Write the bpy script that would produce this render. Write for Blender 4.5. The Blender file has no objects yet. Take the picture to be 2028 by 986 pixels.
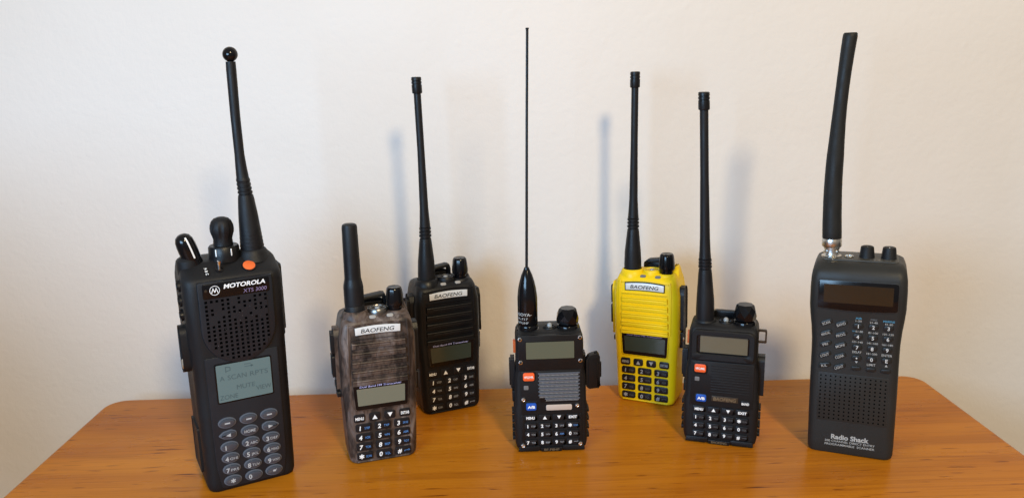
import bpy, math, random
from mathutils import Vector, Matrix
random.seed(7)
C = bpy.context.scene.collection
sc = bpy.context.scene
R = math.radians
MM = 0.001

# ------------------------------------------------------------------ camera
def cam_axes(p, y, r):
    f = Vector((math.sin(y)*math.cos(p), math.cos(y)*math.cos(p), -math.sin(p)))
    rt = Vector((math.cos(y), -math.sin(y), 0)); up = rt.cross(f)
    c, s = math.cos(r), math.sin(r)
    return rt*c+up*s, up*c-rt*s, f
rt, up, fw = cam_axes(R(13.0835), R(1.0865), R(-1.3644))
cd = bpy.data.cameras.new('camera'); cam = bpy.data.objects.new('camera', cd); C.objects.link(cam)
m = Matrix((rt, up, -fw)).transposed().to_4x4(); m.translation = Vector((0, 0, 0.292))
cam.matrix_world = m
cd.sensor_width = 36; cd.lens = 1600/2028*36; cd.clip_start = .01; cd.clip_end = 50
sc.camera = cam
# ------------------------------------------------------------------ light
w = bpy.data.worlds.new('World'); sc.world = w; w.use_nodes = True
nt = w.node_tree; nt.nodes.clear()
wo = nt.nodes.new('ShaderNodeOutputWorld'); bg = nt.nodes.new('ShaderNodeBackground')
tc = nt.nodes.new('ShaderNodeTexCoord'); sx = nt.nodes.new('ShaderNodeSeparateXYZ'); cr = nt.nodes.new('ShaderNodeValToRGB')
mr = nt.nodes.new('ShaderNodeMapRange'); mr.inputs[1].default_value = -1; mr.inputs[2].default_value = 1
nt.links.new(tc.outputs['Generated'], sx.inputs[0]); nt.links.new(sx.outputs[2], mr.inputs[0])
nt.links.new(mr.outputs[0], cr.inputs[0]); nt.links.new(cr.outputs[0], bg.inputs[0]); nt.links.new(bg.outputs[0], wo.inputs[0])
cr.color_ramp.elements[0].position = .2; cr.color_ramp.elements[0].color = (.16, .11, .07, 1)
cr.color_ramp.elements[1].position = .75; cr.color_ramp.elements[1].color = (.76, .71, .67, 1)
bg.inputs[1].default_value = .52

def lamp(name, kind, loc, target, power, color, **kw):
    d = bpy.data.lights.new(name, kind); d.energy = power; d.color = color
    for k, v in kw.items(): setattr(d, k, v)
    o = bpy.data.objects.new(name, d); C.objects.link(o); o.location = loc
    o.rotation_euler = (Vector(target)-Vector(loc)).to_track_quat('-Z', 'Y').to_euler(); return o
# warm lamp hanging in the room, behind and to the right of the camera
lamp('room_lamp', 'POINT', (.40, -.72, 1.08), (0, .7, 0), 70, (1, .79, .47), shadow_soft_size=.105)
# daylight from a window low on the left
lamp('window_light', 'AREA', (-.42, -.16, .33), (.50, .74, .18), 9.6, (.36, .60, .88), shape='RECTANGLE', size=.46, size_y=.26)
sc.view_settings.view_transform = 'Standard'; sc.view_settings.look = 'None'
sc.view_settings.exposure = 0; sc.view_settings.gamma = 1

# ------------------------------------------------------------------ materials
def mat(name, col, rough=.5, metal=0, bump=0, bscale=900, coat=0, var=0, vscale=60, spec=.3, emit=None, aniso_map=None):
    m = bpy.data.materials.new(name); m.use_nodes = True; n = m.node_tree; b = n.nodes['Principled BSDF']
    b.inputs['Base Color'].default_value = (*col, 1); b.inputs['Roughness'].default_value = rough
    b.inputs['Metallic'].default_value = metal; b.inputs['Coat Weight'].default_value = coat
    b.inputs['Coat Roughness'].default_value = .12; b.inputs['Specular IOR Level'].default_value = spec
    t = n.nodes.new('ShaderNodeTexCoord')
    if var:
        z = n.nodes.new('ShaderNodeTexNoise'); z.inputs['Scale'].default_value = vscale; z.inputs['Detail'].default_value = 6
        r_ = n.nodes.new('ShaderNodeMapRange'); r_.inputs[1].default_value = .3; r_.inputs[2].default_value = .7
        r_.inputs[3].default_value = rough*(1-var); r_.inputs[4].default_value = min(1, rough*(1+var))
        n.links.new(t.outputs['Object'], z.inputs['Vector']); n.links.new(z.outputs[0], r_.inputs[0]); n.links.new(r_.outputs[0], b.inputs['Roughness'])
    if bump:
        z = n.nodes.new('ShaderNodeTexNoise'); z.inputs['Scale'].default_value = bscale; z.inputs['Detail'].default_value = 3
        p = n.nodes.new('ShaderNodeBump'); p.inputs['Strength'].default_value = bump; p.inputs['Distance'].default_value = .0004
        n.links.new(t.outputs['Object'], z.inputs['Vector']); n.links.new(z.outputs[0], p.inputs['Height']); n.links.new(p.outputs[0], b.inputs['Normal'])
    if emit:
        b.inputs['Emission Color'].default_value = (*emit, 1); b.inputs['Emission Strength'].default_value = 1
    return m
M = {}
M['black'] = mat('black_plastic', (.0055, .0055, .0065), .42, bump=.25, bscale=1500, var=.25)
M['black_matte'] = mat('matte_black_plastic', (.0065, .0065, .0075), .55, bump=.35, bscale=1800, var=.2)
M['black_gloss'] = mat('gloss_black_plastic', (.004, .004, .005), .16, var=.4)
M['rubber'] = mat('black_rubber', (.0065, .0065, .0078), .5, bump=.3, bscale=1200, var=.25)
M['rubber_dusty'] = mat('worn_black_rubber', (.011, .0115, .0115), .55, bump=.3, bscale=700, var=.3)
M['charcoal'] = mat('charcoal_plastic', (.019, .019, .018), .48, bump=.35, bscale=1500, var=.2)
M['yellow'] = mat('yellow_plastic', (.84, .57, .004), .42, coat=.0, var=.2, bump=.08, bscale=400)
M['silver'] = mat('silver_label', (.66, .67, .67), .35, metal=.08)
M['chrome'] = mat('chrome', (.75, .75, .74), .18, metal=1)
M['nickel'] = mat('worn_nickel', (.62, .60, .56), .3, metal=1, bump=.3, bscale=500)
M['gunmetal'] = mat('gunmetal', (.20, .19, .18), .3, metal=1)
M['grey_legend'] = mat('pale_grey_print', (.40, .41, .43), .4)
M['charcoal_lit'] = mat('lit_charcoal_plate', (.045, .043, .038), .42, bump=.2, bscale=900)  # paler charcoal: the light falling on the top is put into its colour
M['key_charcoal'] = mat('charcoal_key', (.014, .014, .0135), .38)
M['soft_white'] = mat('soft_white_print', (.55, .55, .54), .5)
M['pale_print'] = mat('pale_print', (.38, .38, .37), .5)
M['white'] = mat('white_print', (.82, .82, .82), .5)
M['grey_print'] = mat('grey_print', (.32, .33, .35), .5)
M['dim_print'] = mat('dim_grey_print', (.11, .115, .12), .5)
M['blue_print'] = mat('blue_print', (.10, .27, .62), .5)
M['teal_print'] = mat('teal_print', (.07, .22, .34), .5)
M['violet_print'] = mat('violet_print', (.22, .17, .30), .4)
M['lilac_print'] = mat('lilac_print', (.42, .42, .72), .4)
M['bronze'] = mat('bronze_print', (.22, .165, .10), .4, metal=.3)
M['bronze_plate'] = mat('bronze_plate', (.055, .042, .030), .3, metal=.4)
M['dark_print'] = mat('black_print', (.02, .02, .022), .35)
M['lcd'] = mat('display_grey_green', (.088, .100, .070), .3, coat=.7)
M['lcd_pale'] = mat('display_pale_grey', (.150, .155, .115), .3, coat=.7)
M['lcd_tan'] = mat('display_tan_grey', (.115, .105, .072), .3, coat=.7)
M['lcd_dark'] = mat('display_dark', (.040, .048, .036), .22, coat=.7)
M['lcd_brown'] = mat('display_brown', (.011, .0095, .006), .2, coat=.8)
M['lcd_teal'] = mat('display_teal', (.105, .165, .172), .35, coat=.5)
M['lcd_ink'] = mat('display_ink', (.060, .095, .105), .4)
M['lens'] = mat('window_lens', (.36, .34, .32), .2)
M['lens_dim'] = mat('window_lens_dim', (.16, .16, .165), .25)
M['orange'] = mat('orange_button', (.80, .15, .035), .42)
M['vfo'] = mat('orange_key', (.82, .12, .03), .35)
M['blue_key'] = mat('blue_key', (.015, .085, .42), .3)
M['beige'] = mat('beige_strip', (.50, .41, .35), .35)
M['mesh'] = mat('speaker_mesh', (.36, .365, .37), .4, metal=.2)
M['key'] = mat('key_rubber', (.010, .010, .012), .32)
M['key_smoke'] = mat('smoke_key', (.044, .053, .070), .2, coat=1)
M['hole'] = mat('recess_black', (.0012, .0012, .0012), .9, spec=0)
M['slate'] = mat('slate_black_plastic', (.0125, .0135, .017), .36, bump=.2, bscale=1500, var=.2)
M['key_rim'] = mat('grey_key_rim', (.085, .097, .12), .2, coat=.6)
M['glass'] = mat('clear_lens', (.30, .31, .32), .08, coat=.5)

def camo_mat():
    m = bpy.data.materials.new('bark_camouflage'); m.use_nodes = True; n = m.node_tree; L = n.links; b = n.nodes['Principled BSDF']
    t = n.nodes.new('ShaderNodeTexCoord'); mp = n.nodes.new('ShaderNodeMapping'); mp.inputs['Scale'].default_value = (1, 1, .32)
    mp.inputs['Rotation'].default_value = (0, R(14), 0)
    L.new(t.outputs['Object'], mp.inputs[0])
    a = n.nodes.new('ShaderNodeTexNoise'); a.inputs['Scale'].default_value = 88; a.inputs['Detail'].default_value = 9; a.inputs['Distortion'].default_value = 1.0
    L.new(mp.outputs[0], a.inputs['Vector'])
    c = n.nodes.new('ShaderNodeValToRGB'); e = c.color_ramp.elements
    e[0].position = .41; e[0].color = (.028, .020, .017, 1); e[1].position = .68; e[1].color = (.185, .145, .128, 1)
    x = e.new(.46); x.color = (.060, .042, .034, 1); x = e.new(.54); x.color = (.090, .058, .044, 1); x = e.new(.59); x.color = (.112, .085, .076, 1)
    L.new(a.outputs[0], c.inputs[0])
    mp2 = n.nodes.new('ShaderNodeMapping'); mp2.inputs['Scale'].default_value = (1, 1, .25); mp2.inputs['Rotation'].default_value = (0, R(-25), 0); L.new(t.outputs['Object'], mp2.inputs[0])
    v = n.nodes.new('ShaderNodeTexNoise'); v.inputs['Scale'].default_value = 190; v.inputs['Detail'].default_value = 4; v.inputs['Distortion'].default_value = 2.
    L.new(mp2.outputs[0], v.inputs['Vector'])
    c2 = n.nodes.new('ShaderNodeValToRGB'); c2.color_ramp.elements[0].position = .38; c2.color_ramp.elements[0].color = (.42, .39, .38, 1); c2.color_ramp.elements[1].position = .50; c2.color_ramp.elements[1].color = (1, 1, 1, 1)
    L.new(v.outputs[0], c2.inputs[0])
    mx = n.nodes.new('ShaderNodeMix'); mx.data_type = 'RGBA'; mx.blend_type = 'MULTIPLY'; mx.inputs[0].default_value = .8
    L.new(c.outputs[0], mx.inputs[6]); L.new(c2.outputs[0], mx.inputs[7]); L.new(mx.outputs[2], b.inputs['Base Color'])
    b.inputs['Roughness'].default_value = .46; b.inputs['Specular IOR Level'].default_value = .3
    return m
M['camo'] = camo_mat()

def wall_mat():
    m = bpy.data.materials.new('painted_wall'); m.use_nodes = True; n = m.node_tree; L = n.links; b = n.nodes['Principled BSDF']
    t = n.nodes.new('ShaderNodeTexCoord')
    a = n.nodes.new('ShaderNodeTexNoise'); a.inputs['Scale'].default_value = 4; a.inputs['Detail'].default_value = 4; L.new(t.outputs['Object'], a.inputs['Vector'])
    c = n.nodes.new('ShaderNodeValToRGB'); c.color_ramp.elements[0].position = .3; c.color_ramp.elements[0].color = (.74, .695, .655, 1); c.color_ramp.elements[1].position = .7; c.color_ramp.elements[1].color = (.78, .735, .70, 1)
    L.new(a.outputs[0], c.inputs[0]); L.new(c.outputs[0], b.inputs['Base Color'])
    z = n.nodes.new('ShaderNodeTexNoise'); z.inputs['Scale'].default_value = 160; z.inputs['Detail'].default_value = 6; z.inputs['Roughness'].default_value = .6
    z2 = n.nodes.new('ShaderNodeTexNoise'); z2.inputs['Scale'].default_value = 22; z2.inputs['Detail'].default_value = 5
    L.new(t.outputs['Object'], z.inputs['Vector']); L.new(t.outputs['Object'], z2.inputs['Vector'])
    # a few raised scuffs / roller specks
    v = n.nodes.new('ShaderNodeTexVoronoi'); v.inputs['Scale'].default_value = 26; v.inputs['Randomness'].default_value = 1; L.new(t.outputs['Object'], v.inputs['Vector'])
    vr = n.nodes.new('ShaderNodeMapRange'); vr.inputs[1].default_value = .03; vr.inputs[2].default_value = .09; vr.inputs[3].default_value = 1; vr.inputs[4].default_value = 0
    L.new(v.outputs['Distance'], vr.inputs[0])
    ad = n.nodes.new('ShaderNodeMath'); ad.operation = 'MULTIPLY_ADD'; ad.inputs[1].default_value = 2.2; L.new(z2.outputs[0], ad.inputs[0]); L.new(z.outputs[0], ad.inputs[2])
    ad2 = n.nodes.new('ShaderNodeMath'); ad2.operation = 'MULTIPLY_ADD'; ad2.inputs[1].default_value = .35; L.new(vr.outputs[0], ad2.inputs[0]); L.new(ad.outputs[0], ad2.inputs[2])
    p = n.nodes.new('ShaderNodeBump'); p.inputs['Strength'].default_value = .34; p.inputs['Distance'].default_value = .0011
    L.new(ad2.outputs[0], p.inputs['Height']); L.new(p.outputs[0], b.inputs['Normal']); b.inputs['Roughness'].default_value = .62
    return m
M['wall'] = wall_mat()

def wood_mat():
    m = bpy.data.materials.new('stained_pine'); m.use_nodes = True; n = m.node_tree; L = n.links; b = n.nodes['Principled BSDF']
    t = n.nodes.new('ShaderNodeTexCoord')
    def noise(scale, sx, sy, det, dist=0, rot=0, off=0):
        mp = n.nodes.new('ShaderNodeMapping'); mp.inputs['Scale'].default_value = (sx, sy, sy); mp.inputs['Rotation'].default_value = (0, 0, rot); mp.inputs['Location'].default_value = (off, off*2, 0)
        L.new(t.outputs['Object'], mp.inputs[0]); a = n.nodes.new('ShaderNodeTexNoise'); a.inputs['Scale'].default_value = scale
        a.inputs['Detail'].default_value = det; a.inputs['Distortion'].default_value = dist; L.new(mp.outputs[0], a.inputs['Vector']); return a
    def ramp(src, stops):
        c = n.nodes.new('ShaderNodeValToRGB'); e = c.color_ramp.elements
        e[0].position, e[0].color = stops[0][0], (*stops[0][1], 1); e[1].position, e[1].color = stops[-1][0], (*stops[-1][1], 1)
        for s in stops[1:-1]: x = e.new(s[0]); x.color = (*s[1], 1)
        L.new(src.outputs[0], c.inputs[0]); return c
    def mul(a, b_, f):
        x = n.nodes.new('ShaderNodeMix'); x.data_type = 'RGBA'; x.blend_type = 'MULTIPLY'; x.inputs[0].default_value = f
        L.new(a, x.inputs[6]); L.new(b_, x.inputs[7]); return x.outputs[2]
    base = ramp(noise(6, .3, 2.0, 6, .8), [(.3, (.38, .115, .006)), (.5, (.47, .158, .008)), (.7, (.55, .200, .012))])
    grain = ramp(noise(120, .06, 2.6, 8, .3, off=3), [(.3, (.78, .70, .62)), (.52, (1, 1, 1)), (.75, (1.0, .97, .93))])
    streak = ramp(noise(16, .22, 3.4, 5, 1.0, off=8), [(.30, (.60, .50, .40)), (.41, (.92, .9, .87)), (.5, (1, 1, 1))])
    fleck = ramp(noise(40, .8, 8.0, 2, .2, off=21), [(.24, (.22, .12, .07)), (.32, (.66, .58, .5)), (.35, (1, 1, 1))])
    c = mul(base.outputs[0], grain.outputs[0], .75); c = mul(c, streak.outputs[0], .42); c = mul(c, fleck.outputs[0], .9)
    pore = ramp(noise(420, .045, 1.6, 3, .2, off=13), [(.30, (.62, .52, .44)), (.42, (1, 1, 1)), (.6, (1, 1, 1))]); c = mul(c, pore.outputs[0], .55)
    L.new(c, b.inputs['Base Color'])
    rr = n.nodes.new('ShaderNodeMapRange'); rr.inputs[3].default_value = .20; rr.inputs[4].default_value = .38; L.new(noise(25, .6, 1.5, 4, off=5).outputs[0], rr.inputs[0]); L.new(rr.outputs[0], b.inputs['Roughness'])
    p = n.nodes.new('ShaderNodeBump'); p.inputs['Strength'].default_value = .18; p.inputs['Distance'].default_value = .0008
    L.new(noise(50, .12, 3, 5, off=3).outputs[0], p.inputs['Height']); L.new(p.outputs[0], b.inputs['Normal'])
    b.inputs['Specular IOR Level'].default_value = .13
    return m
M['wood'] = wood_mat()

# ------------------------------------------------------------------ mesh helpers (all numbers in mm)
_txt = {}
def glyphs(s, bold):
    k = (s, bold)
    if k not in _txt:
        cu = bpy.data.curves.new('t', 'FONT'); cu.body = s; cu.resolution_u = 4; cu.offset = bold; cu.size = 1
        o = bpy.data.objects.new('t', cu); C.objects.link(o); bpy.context.view_layer.update()
        me = bpy.data.meshes.new_from_object(o.evaluated_get(bpy.context.evaluated_depsgraph_get()))
        v = [(q.co.x, q.co.y) for q in me.vertices]; f = [tuple(p.vertices) for p in me.polygons]
        bpy.data.objects.remove(o); bpy.data.curves.remove(cu); bpy.data.meshes.remove(me); _txt[k] = (v, f)
    return _txt[k]

class MB:
    def __init__(s): s.v = []; s.f = []
    def add(s, vs, fs):
        o = len(s.v); s.v += [tuple(p) for p in vs]; s.f += [tuple(i+o for i in f) for f in fs]; return s
    def loft(s, rings, caps=(True, True), closed=True):
        n = len(rings[0]); vs = [p for r in rings for p in r]; fs = []
        for i in range(len(rings)-1):
            for j in range(n if closed else n-1):
                k = (j+1) % n; fs.append((i*n+j, i*n+k, (i+1)*n+k, (i+1)*n+j))
        if caps[0]: fs.append(tuple(range(n))[::-1])
        if caps[1]: fs.append(tuple((len(rings)-1)*n+j for j in range(n)))
        return s.add(vs, fs)
    def prism(s, out, y0, y1, bev=.4, T=None):
        """outline (u,w) extruded from front y0 back to y1, front edge bevelled"""
        T = T or (lambda u, y, w: (u, y, w))
        ins = inset(out, bev); ins2 = inset(out, bev*.3)
        rings = [[T(u, y1, w) for u, w in out], [T(u, y0+bev, w) for u, w in out], [T(u, y0+bev*.3, w) for u, w in ins2], [T(u, y0, w) for u, w in ins]] if bev else [[T(u, y1, w) for u, w in out], [T(u, y0, w) for u, w in out]]
        return s.loft(rings)
    def lathe(s, prof, c, n=28, path=None, axis=None, flute=None):
        """profile [(r,h)] about a vertical axis at c=(x,y); path(h)->(dx,dy); axis = (origin, dir) for tilted"""
        rings = []
        if axis:
            a = Vector(axis[1]).normalized(); u = a.orthogonal().normalized(); v = a.cross(u); o = Vector(axis[0])
        for r, h in prof:
            ring = []
            for i in range(n):
                t = 2*math.pi*i/n; rr = r*(flute(t, h) if flute else 1)
                if axis: p = o+a*h+u*rr*math.cos(t)+v*rr*math.sin(t); ring.append(tuple(p))
                else:
                    d = path(h) if path else (0, 0)
                    ring.append((c[0]+d[0]+rr*math.cos(t), c[1]+d[1]+rr*math.sin(t), h))
            rings.append(ring)
        return s.loft(rings)
    def text(s, t, u, w, h, y=-.08, width=None, bold=0.0, shear=0, rot=0, align='c', fn=None):
        """cap height h, centre (u,w)"""
        v, f = glyphs(t, bold)
        if not v: return s
        x0 = min(p[0] for p in v); x1 = max(p[0] for p in v); H = .73
        if t in '.-': y0, y1 = 0, H
        ky = h/H; kx = (width/(x1-x0)) if width else ky
        vs = []
        for p in v:
            X = (p[0]-x0)*kx; Y = p[1]*ky - h/2; X += shear*(Y)
            if align == 'c': X -= (x1-x0)*kx/2
            c_, s_ = math.cos(rot), math.sin(rot); X, Y = X*c_-Y*s_, X*s_+Y*c_
            vs.append(fn(u+X, w+Y) if fn else (u+X, y, w+Y))
        return s.add(vs, f)
    def star(s, u, w, r, y):
        for k in range(3):
            a = math.pi/2+k*math.pi/3; c, n = math.cos(a), math.sin(a); e = r*.24
            s.add([(u+c*r*p-n*e*q, y-.004*k, w+n*r*p+c*e*q) for p, q in ((-1, -1), (1, -1), (1, 1), (-1, 1))], [(0, 1, 2, 3)])
        return s
    def poly(s, pts, y=-.08): return s.add([(a, y, b) for a, b in pts], [tuple(range(len(pts)))])
    def grid(s, xs, zs, fn, T=None):
        """relief: fn(i,j)->depth y of cell, walls between differing cells"""
        T = T or (lambda u, y, w: (u, y, w)); nx, nz = len(xs)-1, len(zs)-1
        d = [[fn(i, j) for j in range(nz)] for i in range(nx)]
        for i in range(nx):
            for j in range(nz):
                y = d[i][j]
                if y is None: continue
                s.add([T(xs[i], y, zs[j]), T(xs[i+1], y, zs[j]), T(xs[i+1], y, zs[j+1]), T(xs[i], y, zs[j+1])], [(0, 1, 2, 3)])
                if i+1 < nx and d[i+1][j] is not None and d[i+1][j] != y:
                    y2 = d[i+1][j]; X = xs[i+1]; s.add([T(X, y, zs[j]), T(X, y2, zs[j]), T(X, y2, zs[j+1]), T(X, y, zs[j+1])], [(0, 1, 2, 3)])
                if j+1 < nz and d[i][j+1] is not None and d[i][j+1] != y:
                    y2 = d[i][j+1]; Z = zs[j+1]; s.add([T(xs[i], y, Z), T(xs[i], y2, Z), T(xs[i+1], y2, Z), T(xs[i+1], y, Z)], [(0, 1, 2, 3)])
        return s
    def build(s, name, material, parent=None, smooth=38):
        me = bpy.data.meshes.new(name); me.from_pydata([(a*MM, b*MM, c*MM) for a, b, c in s.v], [], s.f)
        me.validate(); me.update(); me.materials.append(M[material] if isinstance(material, str) else material)
        if smooth:
            import bmesh
            bm = bmesh.new(); bm.from_mesh(me); bmesh.ops.recalc_face_normals(bm, faces=bm.faces); bm.to_mesh(me); bm.free()
            me.polygons.foreach_set('use_smooth', [True]*len(me.polygons)); me.set_sharp_from_angle(angle=R(smooth))
        o = bpy.data.objects.new(name, me); C.objects.link(o)
        if parent: o.parent = parent
        return o

def inset(out, d):
    n = len(out); res = []
    A = sum(out[i][0]*out[(i+1) % n][1]-out[(i+1) % n][0]*out[i][1] for i in range(n)); sg = 1 if A > 0 else -1
    for i in range(n):
        p, q, r = out[i-1], out[i], out[(i+1) % n]
        e1 = Vector((q[0]-p[0], q[1]-p[1])); e2 = Vector((r[0]-q[0], r[1]-q[1]))
        if e1.length < 1e-9: e1 = e2
        if e2.length < 1e-9: e2 = e1
        e1.normalize(); e2.normalize()
        n1 = Vector((-e1.y, e1.x))*sg; n2 = Vector((-e2.y, e2.x))*sg; b = n1+n2
        if b.length < 1e-6: b = n1
        b = b.normalized()*d/max(.5, b.normalized().dot(n1)); res.append((q[0]+b.x, q[1]+b.y))
    return res
def rrect(u0, u1, w0, w1, r, k=5, skew=0):
    out = []; r = min(r, (u1-u0)/2-.01, (w1-w0)/2-.01)
    for cx, cy, a in ((u1-r, w0+r, -90), (u1-r, w1-r, 0), (u0+r, w1-r, 90), (u0+r, w0+r, 180)):
        for i in range(k+1):
            t = R(a+90*i/k); out.append((cx+r*math.cos(t), cy+r*math.sin(t)))
    return out
def rbox(u, w, W, H, r=1., k=5): return rrect(u-W/2, u+W/2, w-H/2, w+H/2, r, k)
def rquad(pts, r, k=4):
    """rounded general polygon, ccw"""
    n = len(pts); out = []
    rr = r if isinstance(r, (list, tuple)) else [r]*n
    for i in range(n):
        p, q, s_ = Vector(pts[i-1]), Vector(pts[i]), Vector(pts[(i+1) % n]); a = (p-q).normalized(); b = (s_-q).normalized(); rd = rr[i]
        A = q+a*rd; B = q+b*rd
        for j in range(k+1):
            t = j/k; out.append(tuple((1-t)**2*A+2*t*(1-t)*q+t*t*B))
    return out
def sec(z, hw, yf, yb, fx, fy, bx, by, k=6, u0=0):
    """horizontal body section"""
    out = []
    for cx, cy, rx, ry, a in ((u0+hw-fx, yf+fy, fx, fy, -90), (u0+hw-bx, yb-by, bx, by, 0), (u0-hw+bx, yb-by, bx, by, 90), (u0-hw+fx, yf+fy, fx, fy, 180)):
        for i in range(k+1):
            t = R(a+90*i/k); out.append((cx+rx*math.cos(t), cy+ry*math.sin(t), z))
    return out
def ellipse(u, w, a, b, n=20): return [(u+a*math.cos(2*math.pi*i/n), w+b*math.sin(2*math.pi*i/n)) for i in range(n)]

def thing(name, label, cat, x, y, yaw, roll=0, group=None):
    o = bpy.data.objects.new(name, None); C.objects.link(o); o.empty_display_size = .02
    o.location = (x*MM, y*MM, 0); o.rotation_euler = (Matrix.Rotation(R(yaw), 3, 'Z') @ Matrix.Rotation(R(roll), 3, 'Y')).to_euler()
    o['label'] = label; o['category'] = cat
    if group: o['group'] = group
    return o
def lab(o, s): o['label'] = s; return o
UP = lambda u, w, a=1.9, b=1.7: [(u-a, w-b), (u+a, w-b), (u, w+b)]
DN = lambda u, w, a=1.9, b=1.7: [(u+a, w+b), (u-a, w+b), (u, w-b)]

# ------------------------------------------------------------------ the setting
mb = MB(); mb.add([(-1600, 742, -800), (1700, 742, -800), (1700, 742, 1500), (-1600, 742, 1500)], [(0, 1, 2, 3)])
o = mb.build('wall', 'wall', smooth=0); o['kind'] = 'structure'
mb = MB()
out = rrect(-357, 388, 60, 697, 19, 10)
rings = [[(a, b, -24) for a, b in inset(out, 3)], [(a, b, -21) for a, b in out]]
for i in range(6):
    t = math.pi/2*i/5; rings.append([(a, b, -5+5*math.sin(t)) for a, b in inset(out, 5-5*math.cos(t))])
mb.loft(rings)
t = mb.build('tabletop', 'wood'); t['label'] = 'orange-brown stained pine tabletop carrying seven handheld radios'; t['category'] = 'table'

# ------------------------------------------------------------------ shared radio pieces
def whip(parent, cx, cy, z0, r0, ribs, ztop, path=None, capr=4.05, neck=3.3, mname='rubber'):
    """flexible rubber antenna: wide foot, ribs, slim stem, ringed cap"""
    a, b = ribs; p = MB()
    prof = [(0, z0), (r0, z0), (r0+.1, z0+8), (r0-.3, z0+18)]
    steps = 7
    for i in range(1, steps): t = i/steps; prof.append((r0-.3+(4.9-r0+.3)*t, z0+18+(a-z0-18.6)*t))
    prof += [(4.75, a-.4)]
    h = (b-a)/3.
    for i in range(3):
        z = a+i*h; prof += [(4.1, z), (4.1, z+h*.25), (5.05-.1*i, z+h*.35), (5.05-.1*i, z+h*.9), (4.1, z+h)]
    prof += [(4.5, b+.4), (4.1, b+6), (neck+.25, b+16), (neck, b+35), (neck-.35, ztop-60), (neck-.4, ztop-13)]
    p.lathe(prof, (cx, cy), 24, path); an = p.build('antenna', mname, parent)
    q = MB(); zt = ztop; q.lathe([(2.8, zt-13), (capr-.3, zt-12.8), (capr, zt-12), (capr, zt-6.2), (capr-.35, zt-6), (capr-.35, zt-5.5), (capr, zt-5.2), (capr, zt-3.6), (capr-.35, zt-3.4), (capr-.35, zt-2.9), (capr, zt-2.6), (capr-.1, zt-.5), (capr-.8, zt), (0, zt)], (cx, cy), 24, path)
    q.build('antenna_cap', 'black', an); return an

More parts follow.
